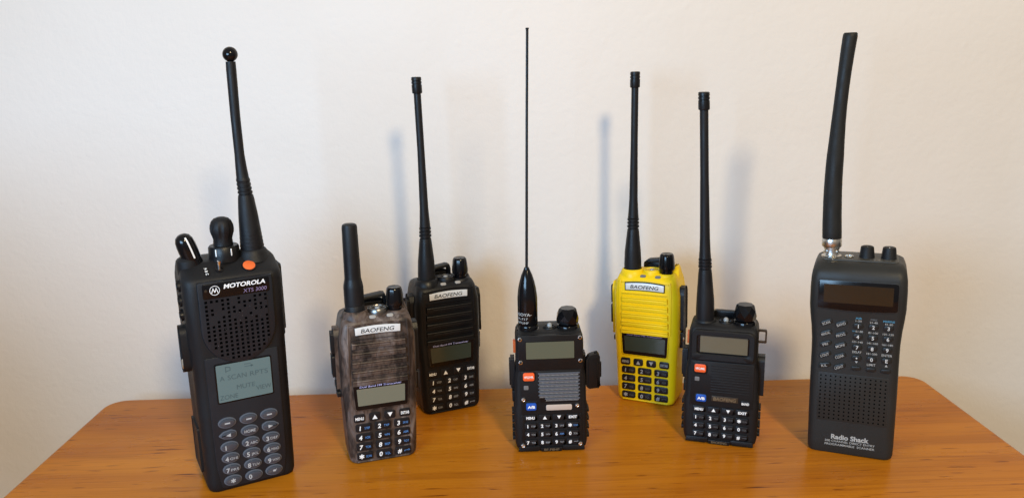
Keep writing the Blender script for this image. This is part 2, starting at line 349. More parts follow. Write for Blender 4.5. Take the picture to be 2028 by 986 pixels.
# ------------------------------------------------------------------ ridged-grille radios (three of one kind)
def ridged_radio(label, x, y, yaw, roll, body, stub=False, lcd='lcd', small='grey_print', print_m='white', group='radios of the ridged kind', worn=False, lens='lens', tx='lilac_print', bend=None):
    T = thing('handheld_radio', label, 'two-way radio', x, y, yaw, roll, group)
    b = MB()
    S = [(0, 22.3, 1.6, 31, 4, 3, 5, 4), (.6, 23.6, .9, 32, 5, 4, 6, 5), (2.2, 24.9, .25, 33, 6, 5, 6, 5), (5, 25.6, 0, 33, 6, 5.5, 6, 5), (20, 26.3, 0, 33, 6, 6, 6, 5), (40, 26.9, 0, 33, 6, 6, 6, 5),
         (50, 27.4, 0, 33, 6, 6, 6, 5), (56, 28.2, 0, 33, 6.5, 6.5, 6, 5), (80, 28.4, 0, 33, 6.5, 6.5, 6, 5), (97, 28.3, 0, 33, 6.5, 6.5, 6, 5), (101, 27.3, 0, 33, 6.5, 6.5, 6, 5), (107, 26.2, .1, 33, 7, 6, 6, 5),
         (109.5, 25.6, .8, 33, 7.5, 6, 6, 5), (111.5, 25.0, 2.6, 32.5, 8, 6, 6, 5), (113, 24.2, 5, 31.5, 8, 5, 6, 5), (114, 23, 7.2, 30, 7, 4.5, 6, 5), (114.3, 21.5, 8.5, 28, 6, 4, 6, 4)]
    b.loft([sec(*s) for s in S])
    B = b.build('body', body, T)
    # rim line at the foot of the face
    p = MB(); p.prism(rquad([(-20.5, 1.1), (20.5, 1.1), (19.5, 2.3), (-19.5, 2.3)], .5), -.35, .8, .25); p.build('foot_lip', body, T)
    # raised frame of the face : side rails
    for sg in (-1, 1):
        p = MB(); pts = [(sg*21.8, 63), (sg*22.6, 63), (sg*22.9, 98), (sg*22.0, 109), (sg*20.8, 109), (sg*21.6, 98)]
        if sg > 0: pts = pts
        p.prism(pts, -.5, .5, .2); p.build('face_rail', body, T)
    # arched hood above the plate, collars, tower
    p = MB(); n = 14
    arc = [(-20.8+41.6*i/n, 108.1+1.7*math.sin(math.pi*i/n)) for i in range(n+1)]
    arc2 = [(u, z-.9) for u, z in arc][::-1]
    p.prism(arc[::-1]+arc2[::-1], -.7, 1.2, .25); p.build('hood', body, T)
    p = MB(); p.lathe([(11, 108), (11, 112), (9.6, 115), (8.8, 116.4), (8.0, 116.9), (7.6, 116.5), (7.4, 114)], (-14.2, 12.5), 32); p.build('antenna_collar', body, T)
    p = MB(); p.lathe([(8.6, 110), (8.2, 113.6), (7.4, 114.6), (6.6, 114.8), (6.4, 113.6)], (15.4, 12.5), 32)
    p.loft([sec(z, h, f, 29, 3, 3, 4, 4, u0=20.6) for z, h, f in ((108, 5.2, 11), (113, 4.6, 13.5), (117, 3.6, 17), (119, 2.6, 19))]); p.build('knob_collar', body, T)
    # louvred grille
    p = MB()
    z0, z1 = 62.5, 98.2; step = (z1-z0)/5
    prof = []
    for i in range(5):
        t = z1-i*step; prof += [(t, -2.0), (t-.05, -.1), (t-2.3, -.1), (t-3.2, -2.3), (t-3.6, -2.5), (t-4.0, -2.4), (t-4.5, -1.9), (t-step+.001, -1.9)]
    ul, ur = -19.4, 19.4
    rings = []
    for z, yy in prof:
        e = (98.2-z)*.025; rings.append([(ul-e-.6, .5, z), (ul-e, yy, z), (ul-e+2.2, yy-.12, z), (ur+e-2.2, yy-.12, z), (ur+e, yy, z), (ur+e+.6, .5, z)])
    p.loft(rings, (False, False), False); p.build('speaker_grille', body, T, 25)
    # short finger notches on the left half of each louvre
    p = MB()
    for i in range(5):
        t = z1-i*step-5.6; p.prism(rbox(1, t, 31, 1.3, .6), -2.25, .6, .3)
    p.build('grille_bar', body, T)
    # name plate
    p = MB(); top = [(-16.6+33.2*i/n, 106.6+1.1*math.sin(math.pi*i/n)) for i in range(n+1)]; bot = [(-16.3+32.6*i/n, 101.1+.5*math.sin(math.pi*i/n)) for i in range(n+1)]
    def tp(e): return [(-16.6-e+(33.2+2*e)*i/n, 106.6+e+1.1*math.sin(math.pi*i/n)) for i in range(n+1)][::-1]+[(-16.4-e+(32.8+2*e)*i/n, 101.1-e+.5*math.sin(math.pi*i/n)) for i in range(n+1)]
    p.prism(tp(.75), -.75, .5, .2); fr = p.build('name_plate', 'black' if body != 'camo' else 'camo', T)
    p = MB(); p.prism(tp(.28), -.9, .4, .1); p.build('plate_border', 'dark_print' if body != 'black' else 'black', fr)
    p = MB(); p.prism(tp(0), -.98, .4, .1); p.build('plate_face', 'silver', fr)
    p = MB(); p.text('BAOFENG', 0, 104.2, 3.1, y=-1.06, width=24, bold=.012, shear=.22); p.build('lettering', 'dark_print' if not worn else 'dark_print', fr, 0)
    # display
    p = MB(); p.prism(rquad([(-20.0, 42.6), (20.0, 42.6), (21.2, 64.2), (-21.2, 64.2)], 2.2), -.95, .5, .35); sf = p.build('display_surround', body if body != 'black' else 'black', T)
    p = MB(); p.prism(rquad([(-19.2, 43.4), (19.2, 43.4), (20.4, 63.4), (-20.4, 63.4)], 1.8), -1.15, .5, .15); sf2 = p.build('display_window', 'black_gloss', T)
    p = MB(); p.prism(rquad([(-17.4, 46.6), (17.4, 46.6), (17.9, 59.8), (-17.9, 59.8)], .4), -1.22, .4, 0); p.build('display', lcd, sf2)
    p = MB(); p.text('Dual Band FM Transceiver', 0, 61.4, 1.5, y=-1.25, width=31, bold=.01, shear=.2); p.build('lettering', tx, sf2, 0)
    # keys
    def key(u, z, W, H, legend):
        k = MB(); k.prism(rbox(u, z, W, H, 1.5), -.9, .6, .4); K = k.build('key', 'key', T)
        for fn, mt in legend:
            q = MB(); fn(q); q.build('legend', mt, K, 0)
    for u, lg in ((-17, 'MENU'), (-5.7, 'up'), (5.7, 'down'), (17, 'EXIT/AB')):
        if lg == 'up': fs = [(lambda q, u=u: q.poly(UP(u, 36.6), -1), print_m)]
        elif lg == 'down': fs = [(lambda q, u=u: q.poly(DN(u, 36.8), -1), print_m)]
        else: fs = [(lambda q, u=u, lg=lg: q.text(lg, u, 36.7, 2.3, y=-1, width=6.2, bold=.03), print_m)]
        key(u, 36.7, 8.4, 6.2, fs)
    rows = (('1 STEP', '2 TXP', '3 SAVE'), ('4 VOX', '5 WN', '6 ABR'), ('7 TDR', '8 BEEP', '9 TOT'), ('* SCAN', '0 SQL', '# ='))
    for j, row in enumerate(rows):
        z = 29.0-7.6*j
        for i, s in enumerate(row):
            u = -14.4+14.4*i; d, s2 = s.split(' ')
            def big(q, u=u, z=z, d=d): q.text(d, u-2.6, z, 3.5, y=-1, bold=.03, shear=.12) if d != '*' else q.star(u-2.6, z, 1.9, -1)
            def sm(q, u=u, z=z, s2=s2):
                if s2 == '=':
                    q.text('o', u+4.2, z+.3, 2.0, y=-1); q.poly([(u+.8, z-.3), (u+3.6, z-.3), (u+3.6, z), (u+.8, z)], -1); q.poly([(u+.8, z-1), (u+1.2, z-1), (u+1.2, z-.3), (u+.8, z-.3)], -1)
                else: q.text(s2, u+2.6, z-.2, 1.9, y=-1, width=3.9, bold=.0)
            key(u, z, 12.0, 6.1, [(big, print_m), (sm, small)])
    # indicator windows on the top slope
    for u in (-2.6, 10.2):
        p = MB(); p.prism(rbox(u, 0, 5.0, 2.9, 1.4), -.8, .5, .3, T=lambda a, yy, c: (a, 4.3+yy*.8+c*.9, 112.3+c*.62-yy*.6)); p.build('indicator_window', lens, T)
    # torch lens
    p = MB(); p.lathe([(8.3, 110), (8.0, 114.2), (7.7, 116.2), (7.2, 117.0), (6.4, 117.0), (6.0, 116.2)], (2.6, 13), 30); tr = p.build('torch_ring', body if body != 'camo' else 'gunmetal', T)
    p = MB(); p.lathe([(5.9, 113), (5.9, 116.3), (5.2, 116.1), (2.2, 115.2), (1.9, 116.9), (0, 117.3)], (2.6, 13), 26); p.build('torch_lens', 'glass', tr)
    p = MB()
    for i in range(10):
        a = 2*math.pi*i/10; c, s_ = math.cos(a), math.sin(a)
        p.add([(2.6+5.6*c-.3*s_, 13+5.6*s_+.3*c, 116.4), (2.6+5.6*c+.3*s_, 13+5.6*s_-.3*c, 116.4), (2.6+2.6*c+.3*s_, 13+2.6*s_-.3*c, 115.8), (2.6+2.6*c-.3*s_, 13+2.6*s_+.3*c, 115.8)], [(0, 1, 2, 3)])
    p.build('reflector_rib', 'chrome', tr, 0)
    # knob
    fl = lambda t, h: 1-.045*max(0, math.cos(6*t))**3 if h > 119.5 else 1
    p = MB(); p.lathe([(0, 113), (5.0, 113), (5.0, 117), (6.3, 117.6), (6.7, 118.8), (6.8, 120.2), (6.5, 124), (5.9, 129), (5.5, 130.6), (4.7, 131.4), (3.2, 131.2), (0, 131.1)], (15.5, 12.5), 48, flute=fl); kn = p.build('volume_knob', 'black_gloss', T)
    p = MB(); p.prism(rbox(15.5, 0, 1.0, 3.0, .4), -.2, .2, .1, T=lambda a, yy, c: (a, 9.6+c, 131.35-yy)); p.build('knob_mark', 'dim_print', kn)
    # belt clip behind the top
    p = MB()
    pts = [(-8.5, 117), (-8.0, 119.6), (-5, 121.8), (8, 123.6), (10.5, 123.2), (11.5, 119.5), (11.5, 113), (9.3, 113), (9.3, 119), (8, 120.8), (-4, 119.4), (-6.3, 117)]
    p.prism(pts[::-1], 25, 33, .6); p.prism(rrect(-11, 11, 50, 118, 4), 34.2, 36.4, .4); p.prism(rrect(-9, 9, 108, 116, 1), 31, 35.5, 0); p.build('belt_clip', 'black', T)
    # left: push to talk pad
    side = lambda a, yy, c: (-27.9-yy, 15-a, c)
    p = MB(); p.prism(rquad([(-7, 58), (7, 58), (7.5, 99), (5, 104.5), (-5, 104.5), (-7.5, 99)], 1.6), 2.7, -2, .8, T=lambda a, yy, c: (-27.5-yy, 15-a, c)); pt = p.build('side_pad', body, T)
    def sidekey(z0_, z1_, out, nm='push_to_talk'):
        q = MB(); q.prism(rquad([(-5, z0_), (5, z0_), (5.2, z1_), (-5.2, z1_)], 1.4), out, 0, .9, T=lambda a, yy, c: (-28-yy, 15-a, c)); q.build(nm, 'rubber', T)
    sidekey(85, 101, 4.1); sidekey(67, 83.6, 4.3); sidekey(57.5, 62, 2.6, 'side_button'); sidekey(51, 55.5, 1.9, 'side_button'); 
    # right: accessory cover
    p = MB(); p.prism(rquad([(-7, 66), (7, 66), (7, 98), (4.5, 103.5), (-4.5, 103.5), (-7, 98)], 1.6), 2.6, -1, .9, T=lambda a, yy, c: (27.7+yy, 15+a, c)); cv = p.build('accessory_cover', 'rubber', T)
    p = MB()
    for zz in (93, 84): p.prism(rbox(0, zz, 1.2, 4, .5), 3.1, 2, .3, T=lambda a, yy, c: (27.7+yy, 12+a, c))
    p.build('cover_icon', 'dim_print', cv)
    p = MB(); p.prism(rquad([(-5, 50), (5, 50), (6, 64.5), (-6, 64.5)], 1.2), 2.0, -1, .6, T=lambda a, yy, c: (27.6+yy, 15+a, c)); sc_ = p.build('cover_catch', 'black', T)
    p = MB(); p.lathe([(0, 0), (1.8, 0), (1.8, 2.6), (1.2, 3), (0, 3)], None, 14, axis=((27.2, 14, 57), (1, 0, 0))); p.build('cover_screw', 'nickel', sc_)
    # antenna
    if stub:
        p = MB(); fl = lambda t, h: 1-.03*(1 if (int(t/(2*math.pi)*36) % 2) else 0) if h < 121 else 1
        p.lathe([(0, 114), (7.2, 114), (7.2, 120.2), (6.9, 120.6), (7.2, 121), (7.25, 134), (6.9, 136.5), (6.2, 139.5), (6.0, 141), (5.85, 158), (5.55, 178.5), (5.1, 180.2), (4.0, 180.9), (0, 181.1)], (-14.0, 13), 36, path=lambda h: (-.006*(h-114), 0), flute=fl); p.build('antenna', 'rubber', T)
    else: whip(T, -14.2, 12.5, 113.5, 7.15, (151.5, 160.5), 281.5, path=bend)
    return T

ridged_radio('brown bark-camouflage handheld radio with a short stubby antenna', -89.6, 562.9, 17.0, .5, 'camo', stub=True, lcd='lcd_pale', small='blue_print')
ridged_radio('black ridged-grille handheld radio with a long whip, standing behind the camouflage one', -41.4, 647.8, 21.5, -.2, 'black', lcd='lcd_dark', small='grey_print', worn=True, bend=lambda h: (.9-.9*abs((h-200)/80)**2*(1 if h > 200 else 0), 0) if h > 160 else (.9*(h-113)/47, 0))
ridged_radio('bright yellow handheld radio with black keys and a long black antenna', 124.8, 651.6, -26.9, -.9, 'yellow', lcd='lcd_dark', small='dim_print', print_m='grey_print', lens='lens_dim', tx='violet_print', bend=lambda h: (.026*max(0, h-130)**1.0*.7, 0))

# ------------------------------------------------------------------ the two flat-faced radios
def flat_radio(label, x, y, yaw, roll, metal):
    T = thing('handheld_radio', label, 'two-way radio', x, y, yaw, roll, 'square-faced black radios')
    b = MB()
    S = [(0, 22.5, 2.2, 29, 4, 3, 5, 4), (.7, 24.6, 1.0, 31, 5, 4, 6, 5), (3, 26.6, .3, 32, 5, 4, 6, 5), (7, 27.6, 0, 32, 5, 5, 6, 5), (36, 28.1, 0, 32, 5, 5, 6, 5), (38, 27.3, 0, 32, 5, 5, 6, 5), (60, 26.9, 0, 32, 4, 5, 6, 5),
         (66, 25.6, 0, 32, 4, 5, 6, 5), (88, 25.4, 0, 32, 4, 5, 6, 5), (92, 24.8, .6, 31.5, 4, 5, 6, 5), (94, 23.9, 2.2, 31, 4.5, 5, 6, 5), (95, 22.4, 4.8, 29.5, 4.5, 5, 6, 5)]
    b.loft([sec(*s) for s in S]); b.build('body', 'black_matte', T)
    # battery shoulder rails either side of the lower body
    for sg in (-1, 1):
        p = MB()
        for z in (9, 16, 23, 30): p.prism(rbox(0, z, 9, 3.4, 1.2), sg*29.0 if sg > 0 else 29.0, 26, .5, T=lambda a, yy, c, sg=sg: (sg*yy, 11+a, c))
        p.build('side_grip', 'black_matte', T)
    # lower face panel outline with notch
    p = MB(); p.prism(rquad([(-25.5, .9), (-10, .9), (-8.4, 2.4), (-8.4, 5), (-24.8, 5)], .9), -.7, .8, .35)
    p.prism(rquad([(10, .9), (25.5, .9), (24.8, 5), (8.4, 5), (8.4, 2.4)], .9), -.7, .8, .35)
    p.prism(rquad([(-8.0, 0.5), (8.0, 0.5), (8.6, 3.7), (-8.6, 3.7)], .9), -1.0, .8, .35); lt = p.build('foot_trim', 'black', T)
    if metal:
        p = MB(); p.text('BF-F8HP', 0, 2.1, 1.9, y=-1.08, width=11.5); p.build('lettering', 'bronze', lt, 0)
        # one long screwed-on face plate
        p = MB(); p.prism(rquad([(-24, 66.5), (24, 66.5), (24.3, 94), (-24, 94)], 1.6), -1.1, 1.5, .35); fp = p.build('face_plate', 'black', T)
        p = MB(); p.prism(rquad([(-22.5, 30.8), (23.2, 30.8), (23.2, 66.2), (-22.5, 66.2)], .8), -.7, 1.2, .3); p.build('middle_plate', 'black_matte', T)
        p = MB(); p.prism(rrect(-18.4, 18.4, 75.2, 89.4, .5), -1.2, .5, .05); p.build('display_window', 'black_gloss', fp)
        p = MB(); p.prism(rrect(-17.9, 17.9, 75.7, 88.9, .3), -1.28, .4, 0); p.build('display', 'lcd', fp)
        # three sided keypad frame
        p = MB(); p.prism(rrect(-23.0, -19.6, 4.2, 30.6, 1), -.5, .8, .3); p.prism(rrect(20.6, 23.6, 4.2, 30.6, 1), -.5, .8, .3); p.build('keypad_frame', 'black', T)
        for u, z in ((-22.3, 91.3), (22.3, 91.5), (-22.1, 73.3), (22.4, 73.4), (-20.7, 43.4), (19.9, 37.5), (-21.8, 5.8), (21.8, 6.0)):
            p = MB(); p.lathe([(0, .5), (1.75, .5), (1.75, 1.25), (1.45, 1.7), (.9, 1.85), (.85, 1.3), (0, 1.25)], None, 18, axis=((u, .2, z), (0, -1, 0))); s_ = p.build('screw', 'chrome', T)
        # speaker grille: eight ribs with mesh between
        p = MB(); prof = []
        zt, zb = 64.3, 41.3; n = 8; st = (zt-zb)/n
        p.prism(rquad([(-9.5+(1 if 1 else 0), 40.5), (22.2, 40.5), (22.6, 64.8), (-10, 64.8)], 1.0), -.85, .5, .2); gr = p.build('speaker_grille', 'black', T)
        p = MB(); q = MB()
        for i in range(n):
            z = zt-(i+.5)*st; uL = -8.8 if i < n-1 else -4.0
            p.prism(rbox((uL-.6+22)/2, z+.95, 22-uL+.6, 1.2, .55, 3), -1.6, .2, .3)
            k = int((21-uL)/.95)
            for j in range(k):
                uu = uL+.3+j*.95; q.add([(uu, -.9, z-1.05), (uu+.42, -.9, z-1.05), (uu+.85, -.9, z+.25), (uu+.43, -.9, z+.25)], [(0, 1, 2, 3)])
        p.build('grille_rib', 'key_rim', gr); q.build('grille_mesh', 'mesh', gr, 0)
        p = MB(); p.prism(rbox(6, 36.5, 19.6, 4.4, 1.1), -1.3, .5, .25); p.build('blank_badge', 'beige', T)
        p = MB(); p.prism(rrect(-19.5, -9.6, 33.9, 42, 1.4), -.9, .5, .2); p.prism(rbox(-16.3, 62, 10.4, 8.2, 1.8), -.95, .5, .25); p.build('button_surround', 'black', T)
    else:
        p = MB(); p.text('BAOFENG', 0, 2.1, 1.9, y=-1.08, width=11.5); p.build('lettering', 'bronze', lt, 0)
        # screen hood with a deep frame
        p = MB(); xs = [-23.2, -19.2, 18.9, 22.8]; zs = [68.5, 73.6, 88.2, 92.3]
        fo = rquad([(-22.6, 68.6), (22.2, 68.6), (23.2, 73), (23.2, 89), (20.5, 92.4), (-20.5, 92.4), (-23.2, 89), (-23.2, 73)], 1.3)
        fi = rrect(-18.8, 18.8, 73.8, 88.3, 1.2, 8)
        # ring between two outlines via nearest angle resampling
        def resamp(o_, n=64):
            cx, cz = 0, 81; res = []
            for i in range(n):
                a = 2*math.pi*i/n; d = Vector((math.cos(a), math.sin(a))); best = None
                for j in range(len(o_)):
                    p0 = Vector(o_[j])-Vector((cx, cz)); p1 = Vector(o_[(j+1) % len(o_)])-Vector((cx, cz)); e = p1-p0
                    den = d.x*e.y-d.y*e.x
                    if abs(den) < 1e-9: continue
                    t_ = (p0.x*e.y-p0.y*e.x)/den; s_ = (p0.x*d.y-p0.y*d.x)/den
                    if t_ > 0 and -1e-6 <= s_ <= 1+1e-6: best = t_ if best is None else max(best, t_)
                res.append((cx+d.x*best, cz+d.y*best))
            return res
        O, O2, I = resamp(fo, 96), resamp(inset(fo, .8), 96), resamp(fi, 96); I2 = resamp(inset(fi, -.5), 96)
        p.loft([[(a, .8, c) for a, c in O], [(a, -1.9, c) for a, c in O], [(a, -2.6, c) for a, c in O2], [(a, -2.5, c) for a, c in I2], [(a, -2.0, c) for a, c in I], [(a, -.2, c) for a, c in I]], (False, False)); fp = p.build('display_hood', 'black_matte', T)
        p = MB(); p.prism(fi, -.35, .6, 0); p.build('display_window', 'black_gloss', fp)
        p = MB(); p.prism(rrect(-16.6, 17.9, 74.6, 87.6, .3), -.45, .4, 0); p.build('display', 'lcd_tan', fp)
        p = MB(); p.prism(rquad([(-23, 31.5), (23.5, 31.5), (23.5, 67.6), (-23, 67.6)], .8), -.8, 1.2, .3); mp_ = p.build('middle_plate', 'black_matte', T)
        p = MB()
        for i in range(11):
            z = 64.5-i*2.1; p.prism(rrect(-8, 20.5, z-.45, z+.45, .4, 2), -1.0, .2, .2)
        p.build('speaker_rib', 'black_matte', mp_)
        p = MB(); p.prism(rbox(3, 38.1, 19.5, 4.4, .5), -1.1, .5, .2); bd = p.build('name_badge', 'bronze_plate', T)
        p = MB(); p.text('BAOFENG', 3, 38.1, 2.8, y=-1.2, width=16.5, bold=.015, shear=.15); p.build('lettering', 'bronze', bd, 0)
        p = MB(); p.prism(rbox(-15.6, 61.3, 10.6, 8.4, 2.2), -1.3, .5, .4); p.prism(rbox(-14.8, 37.3, 9.8, 7.6, 2.2), -1.2, .5, .4); p.build('button_surround', 'black', T)
        p = MB(); p.prism(rbox(18.2, 36.4, 6.6, 4.0, 1), -1.5, .3, .4); K = p.build('key', 'key', T)
        q = MB(); q.text('BAND', 18.2, 36.4, 1.9, y=-1.6, width=5.4, bold=.03); q.build('legend', 'white', K, 0)
    # orange and blue keys, led window
    du = 0 if metal else .5
    p = MB(); p.prism(rbox(-16.4+du, 61.8, 8.6, 6.4, 1.5), -2.0, .4, .5); K = p.build('mode_key', 'vfo', T)
    q = MB(); q.text('VFO/MR', -16.4+du, 61.8, 1.9, y=-2.1, width=7.0, bold=.02); q.build('legend', 'white', K, 0)
    p = MB(); p.prism(rbox(-15+du, 37.8, 7.8, 5.8, 1.3), -2.0, .4, .5); K = p.build('band_key', 'blue_key', T)
    q = MB(); q.text('A/B', -15+du, 37.8, 2.1, y=-2.1, width=5.6, bold=.05); q.build('legend', 'white', K, 0)
    p = MB(); p.prism(rbox(-18.5+du, 52.9, 3.6, 3.4, .7), -1.0, .4, .3); p.build('indicator_window', 'lens_dim', T)
    # keys
    U = (-15.8, -4.9, 5.9, 16.4)
    ROW = (('MENU', 'up', 'down', 'EXIT'), ('1 STEP', '2 TXP', '3 SAVE', '* SCAN'), ('4 VOX', '5 WN', '6 ABR', '0 SQL'), ('7 TDR', '8 BEEP', '9 TOT', '# ='))
    for j, row in enumerate(ROW):
        z = 28.6-6.75*j
        for i, s in enumerate(row):
            u = U[i]; p = MB(); hi = 5.0
            p.prism(rquad([(u-4.6, z-2.3), (u+3.4, z-2.4), (u+4.7, z-1.8), (u+4.7, z+2.2), (u-4.6, z+2.4)], .9), -1.2, .4, .5); K = p.build('key', 'key', T)
            if s == 'up': q = MB(); q.poly(UP(u, z, 1.5, 1.35), -1.3); q.build('legend', 'white', K, 0)
            elif s == 'down': q = MB(); q.poly(DN(u, z, 1.5, 1.35), -1.3); q.build('legend', 'white', K, 0)
            elif j == 0: q = MB(); q.text(s, u, z, 2.1, y=-1.3, width=6.3, bold=.04); q.build('legend', 'white', K, 0)
            else:
                d, s2 = s.split(' '); q = MB(); q.text(d, u-2.2, z, 2.7, y=-1.3, bold=.035) if d != '*' else q.star(u-2.2, z, 1.5, -1.3); q.build('legend', 'white', K, 0)
                q = MB()
                if s2 == '=': q.poly([(u+.6, z-.2), (u+3, z-.2), (u+3, z+.1), (u+.6, z+.1)], -1.3); q.text('o', u+3.3, z+.3, 1.6, y=-1.3)
                else: q.text(s2, u+2.0, z-.1, 1.5, y=-1.3, width=3.2)
                q.build('legend', 'blue_print' if (metal and (i, j) in ((3, 1), (2, 2))) else ('grey_print' if metal else 'dim_print'), K, 0)
    # left side keys
    def sk(z0_, z1_, out, m_, nm, base=-26.5, dw=5):
        q = MB(); q.prism(rquad([(-dw, z0_), (dw, z0_), (dw, z1_), (-dw, z1_)], 1.3), out, 0, .8, T=lambda a, yy, c: (base-yy, 14-a, c)); q.build(nm, m_, T)
    sk(76.5, 86, 1.5, 'orange', 'call_button', -24.9, 3.2); sk(49, 73, 2.4, 'black_matte', 'side_pad'); sk(51, 71, 3.4, 'rubber', 'push_to_talk', dw=4.2); sk(38, 47, 1.6, 'black_matte', 'monitor_button')
    # right
    if metal:
        p = MB(); f = lambda a, yy, c: (27.2+a*.88, 6+yy+a*.45, c)
        p.prism(rquad([(0, 50), (3, 47), (11.3, 46.2), (13.2, 48), (13.2, 71.5), (10.8, 74.5), (3, 74), (0, 71)], 1.4), -1.5, 5, .9, T=f); cv = p.build('accessory_cover', 'rubber', T)
        p = MB(); p.prism(rquad([(2.2, 50), (10.4, 48.5), (10.8, 72), (2.2, 71.6)], 1.3), -2.2, -1.2, .5, T=f); p.prism(rrect(13, 14.6, 54, 66, .5), .5, 3, .3, T=f)
        p.prism(rrect(8, 11, 73.5, 75.3, .5), .5, 3, .3, T=f); p.build('cover_ridge', 'rubber', cv)
        p = MB(); p.prism(rbox(0, 60, 10, 30, 1.5), .6, -1, .3, T=lambda a, yy, c: (26.6+yy, 14+a, c)); p.build('socket_panel', 'black', T)
    else:
        p = MB(); p.prism(rquad([(-6, 40), (6, 40), (6, 68), (4, 71), (-4, 71), (-6, 68)], 1.4), 3.4, -1, .8, T=lambda a, yy, c: (26.6+yy, 14+a, c)); cv = p.build('accessory_cover', 'rubber', T)
        # strap loop
        p = MB(); ou = rrect(24.5, 31.2, 80.6, 91.2, 1.2); inn = rrect(25.5, 29.9, 82.2, 89.6, .5)
        k = len(ou); p.loft([[(a, 15.2, c) for a, c in ou], [(a, 13, c) for a, c in ou], [(a, 13, c) for a, c in inn], [(a, 15.2, c) for a, c in inn], [(a, 15.2, c) for a, c in ou]], (False, False)); p.build('strap_loop', 'bronze_plate', T)
        p = MB(); p.prism(rrect(-9, 9, 93, 100, 2), 26, 30, .6); p.prism(rrect(-10, 10, 45, 96, 3), 33, 35.4, .5); p.build('belt_clip', 'black', T)
    # knob
    def facet(r, z): return [(14.6+r*math.cos(2*math.pi*(i+.5)/12), 14+r*math.sin(2*math.pi*(i+.5)/12), z) for i in range(12)]
    p = MB(); p.lathe([(0, 92), (8.3, 92), (8.3, 96.4), (7.9, 97.2), (0, 97.2)], (14.6, 14), 36); p.build('knob_base', 'black_gloss', T)
    p = MB(); rings = []
    rings.append([(14.6+6.4*math.cos(2*math.pi*i/8), 14+6.4*math.sin(2*math.pi*i/8), 97.2) for i in range(8)])
    rings.append([(14.6+8.1*math.cos(2*math.pi*i/8), 14+8.1*math.sin(2*math.pi*i/8), 98.6) for i in range(8)])
    rings.append([(14.6+8.5*math.cos(2*math.pi*i/8), 14+8.5*math.sin(2*math.pi*i/8), 101.4) for i in range(8)])
    p.loft(rings, (True, False))
    a8 = [(14.6+8.5*math.cos(2*math.pi*i/8), 14+8.5*math.sin(2*math.pi*i/8), 101.4) for i in range(8)]
    b8 = [(14.6+8.1*math.cos(2*math.pi*(i+.5)/8), 14+8.1*math.sin(2*math.pi*(i+.5)/8), 105.5) for i in range(8)]
    c8 = [(14.6+6.6*math.cos(2*math.pi*i/8), 14+6.6*math.sin(2*math.pi*i/8), 109.2) for i in range(8)]
    d8 = [(14.6+5.9*math.cos(2*math.pi*i/8), 14+5.9*math.sin(2*math.pi*i/8), 110) for i in range(8)]
    fs = []
    for i in range(8):
        j = (i+1) % 8; fs += [(i, j, 8+i), (8+i, j, 8+j), (8+i, 8+j, 16+j), (16+i, 8+i, 16+j), (16+i, 16+j, 24+j, 24+i)]
    p.add(a8+b8+c8+d8, fs+[tuple(24+i for i in range(8))]); p.build('volume_knob', 'black_gloss', T, 12)
    # torch led between antenna and knob
    p = MB(); p.lathe([(0, 93), (5.3, 93), (5.3, 95.2), (4.7, 96), (3.6, 95.6), (0, 95.6)], (.9, 14), 24); tr = p.build('torch_ring', 'black', T)
    p = MB(); p.lathe([(0, 95), (1.9, 95), (1.9, 97), (1.5, 98), (.8, 98.5), (0, 98.6)], (.9, 14), 18); p.build('torch_lens', 'glass', tr)
    p = MB()
    for i in range(8):
        a = 2*math.pi*i/8; c, s_ = math.cos(a), math.sin(a); p.prism(rbox(0, 0, .7, 1.8, .2, 2), -.5, .5, .15, T=lambda q1, yy, q2: (.9+(3.7+q2)*c-q1*s_, 14+(3.7+q2)*s_+q1*c, 95.9-yy))
    p.build('torch_bezel_rib', 'black_gloss', tr)
    if metal:
        cx, cy = -15.4, 14
        p = MB(); p.lathe([(0, 92), (8.6, 92), (8.6, 94.2), (8.2, 95), (7.5, 95.2), (7.5, 98), (7.3, 98.3), (7.5, 98.6), (7.5, 119), (7.25, 122), (6.6, 127), (5.5, 132), (4.1, 136.8), (2.6, 140.2), (2.1, 141.4), (1.9, 142.4), (0, 142.6)], (cx, cy), 40); an = p.build('antenna', 'black_gloss', T)
        p = MB(); p.lathe([(0, 141), (1.05, 141), (.95, 250), (.95, 313), (1.2, 313.2), (1.2, 314.2), (0, 314.4)], (cx, cy), 12, path=lambda h: (4.6*((h-141)/173)**1.1 if h > 141 else 0, 0)); p.build('antenna_whip', 'black', an)
        fn = lambda u, z: (cx+7.62*math.sin(u/7.5), cy-7.62*math.cos(u/7.5), z)
        p = MB(); p.text('NAGOYA-', -5.9, 107.8, 2.3, width=17, bold=.02, fn=fn); p.text('NA-717', -5.6, 104.4, 1.8, width=10.5, bold=.01, shear=.15, fn=fn); p.text('VHF/UHF', -5.4, 101.4, 1.8, width=11, bold=.01, shear=.15, fn=fn); p.build('lettering', 'pale_print', an, 0)
    else:
        p = MB(); p.lathe([(0, 90), (8.3, 90), (8.2, 95), (7.4, 96.4), (0, 96.5)], (-14.4, 14), 32); p.build('antenna_collar', 'black_matte', T)
        whip(T, -14.8, 14, 95, 6.85, (136, 143.6), 267, capr=4.15, neck=3.5, path=lambda h: (-.1-(h-110)*.04 if h > 112 else 0, 0))
    return T
flat_radio('square-faced black radio with visible screws, a ribbed grille and a thin wire whip', 37.7, 568.2, 0, -.3, True)
flat_radio('square-faced black radio with orange and blue keys, between the yellow radio and the tall scanner', 166.3+.6, 569.8, -19.0, .2, False)

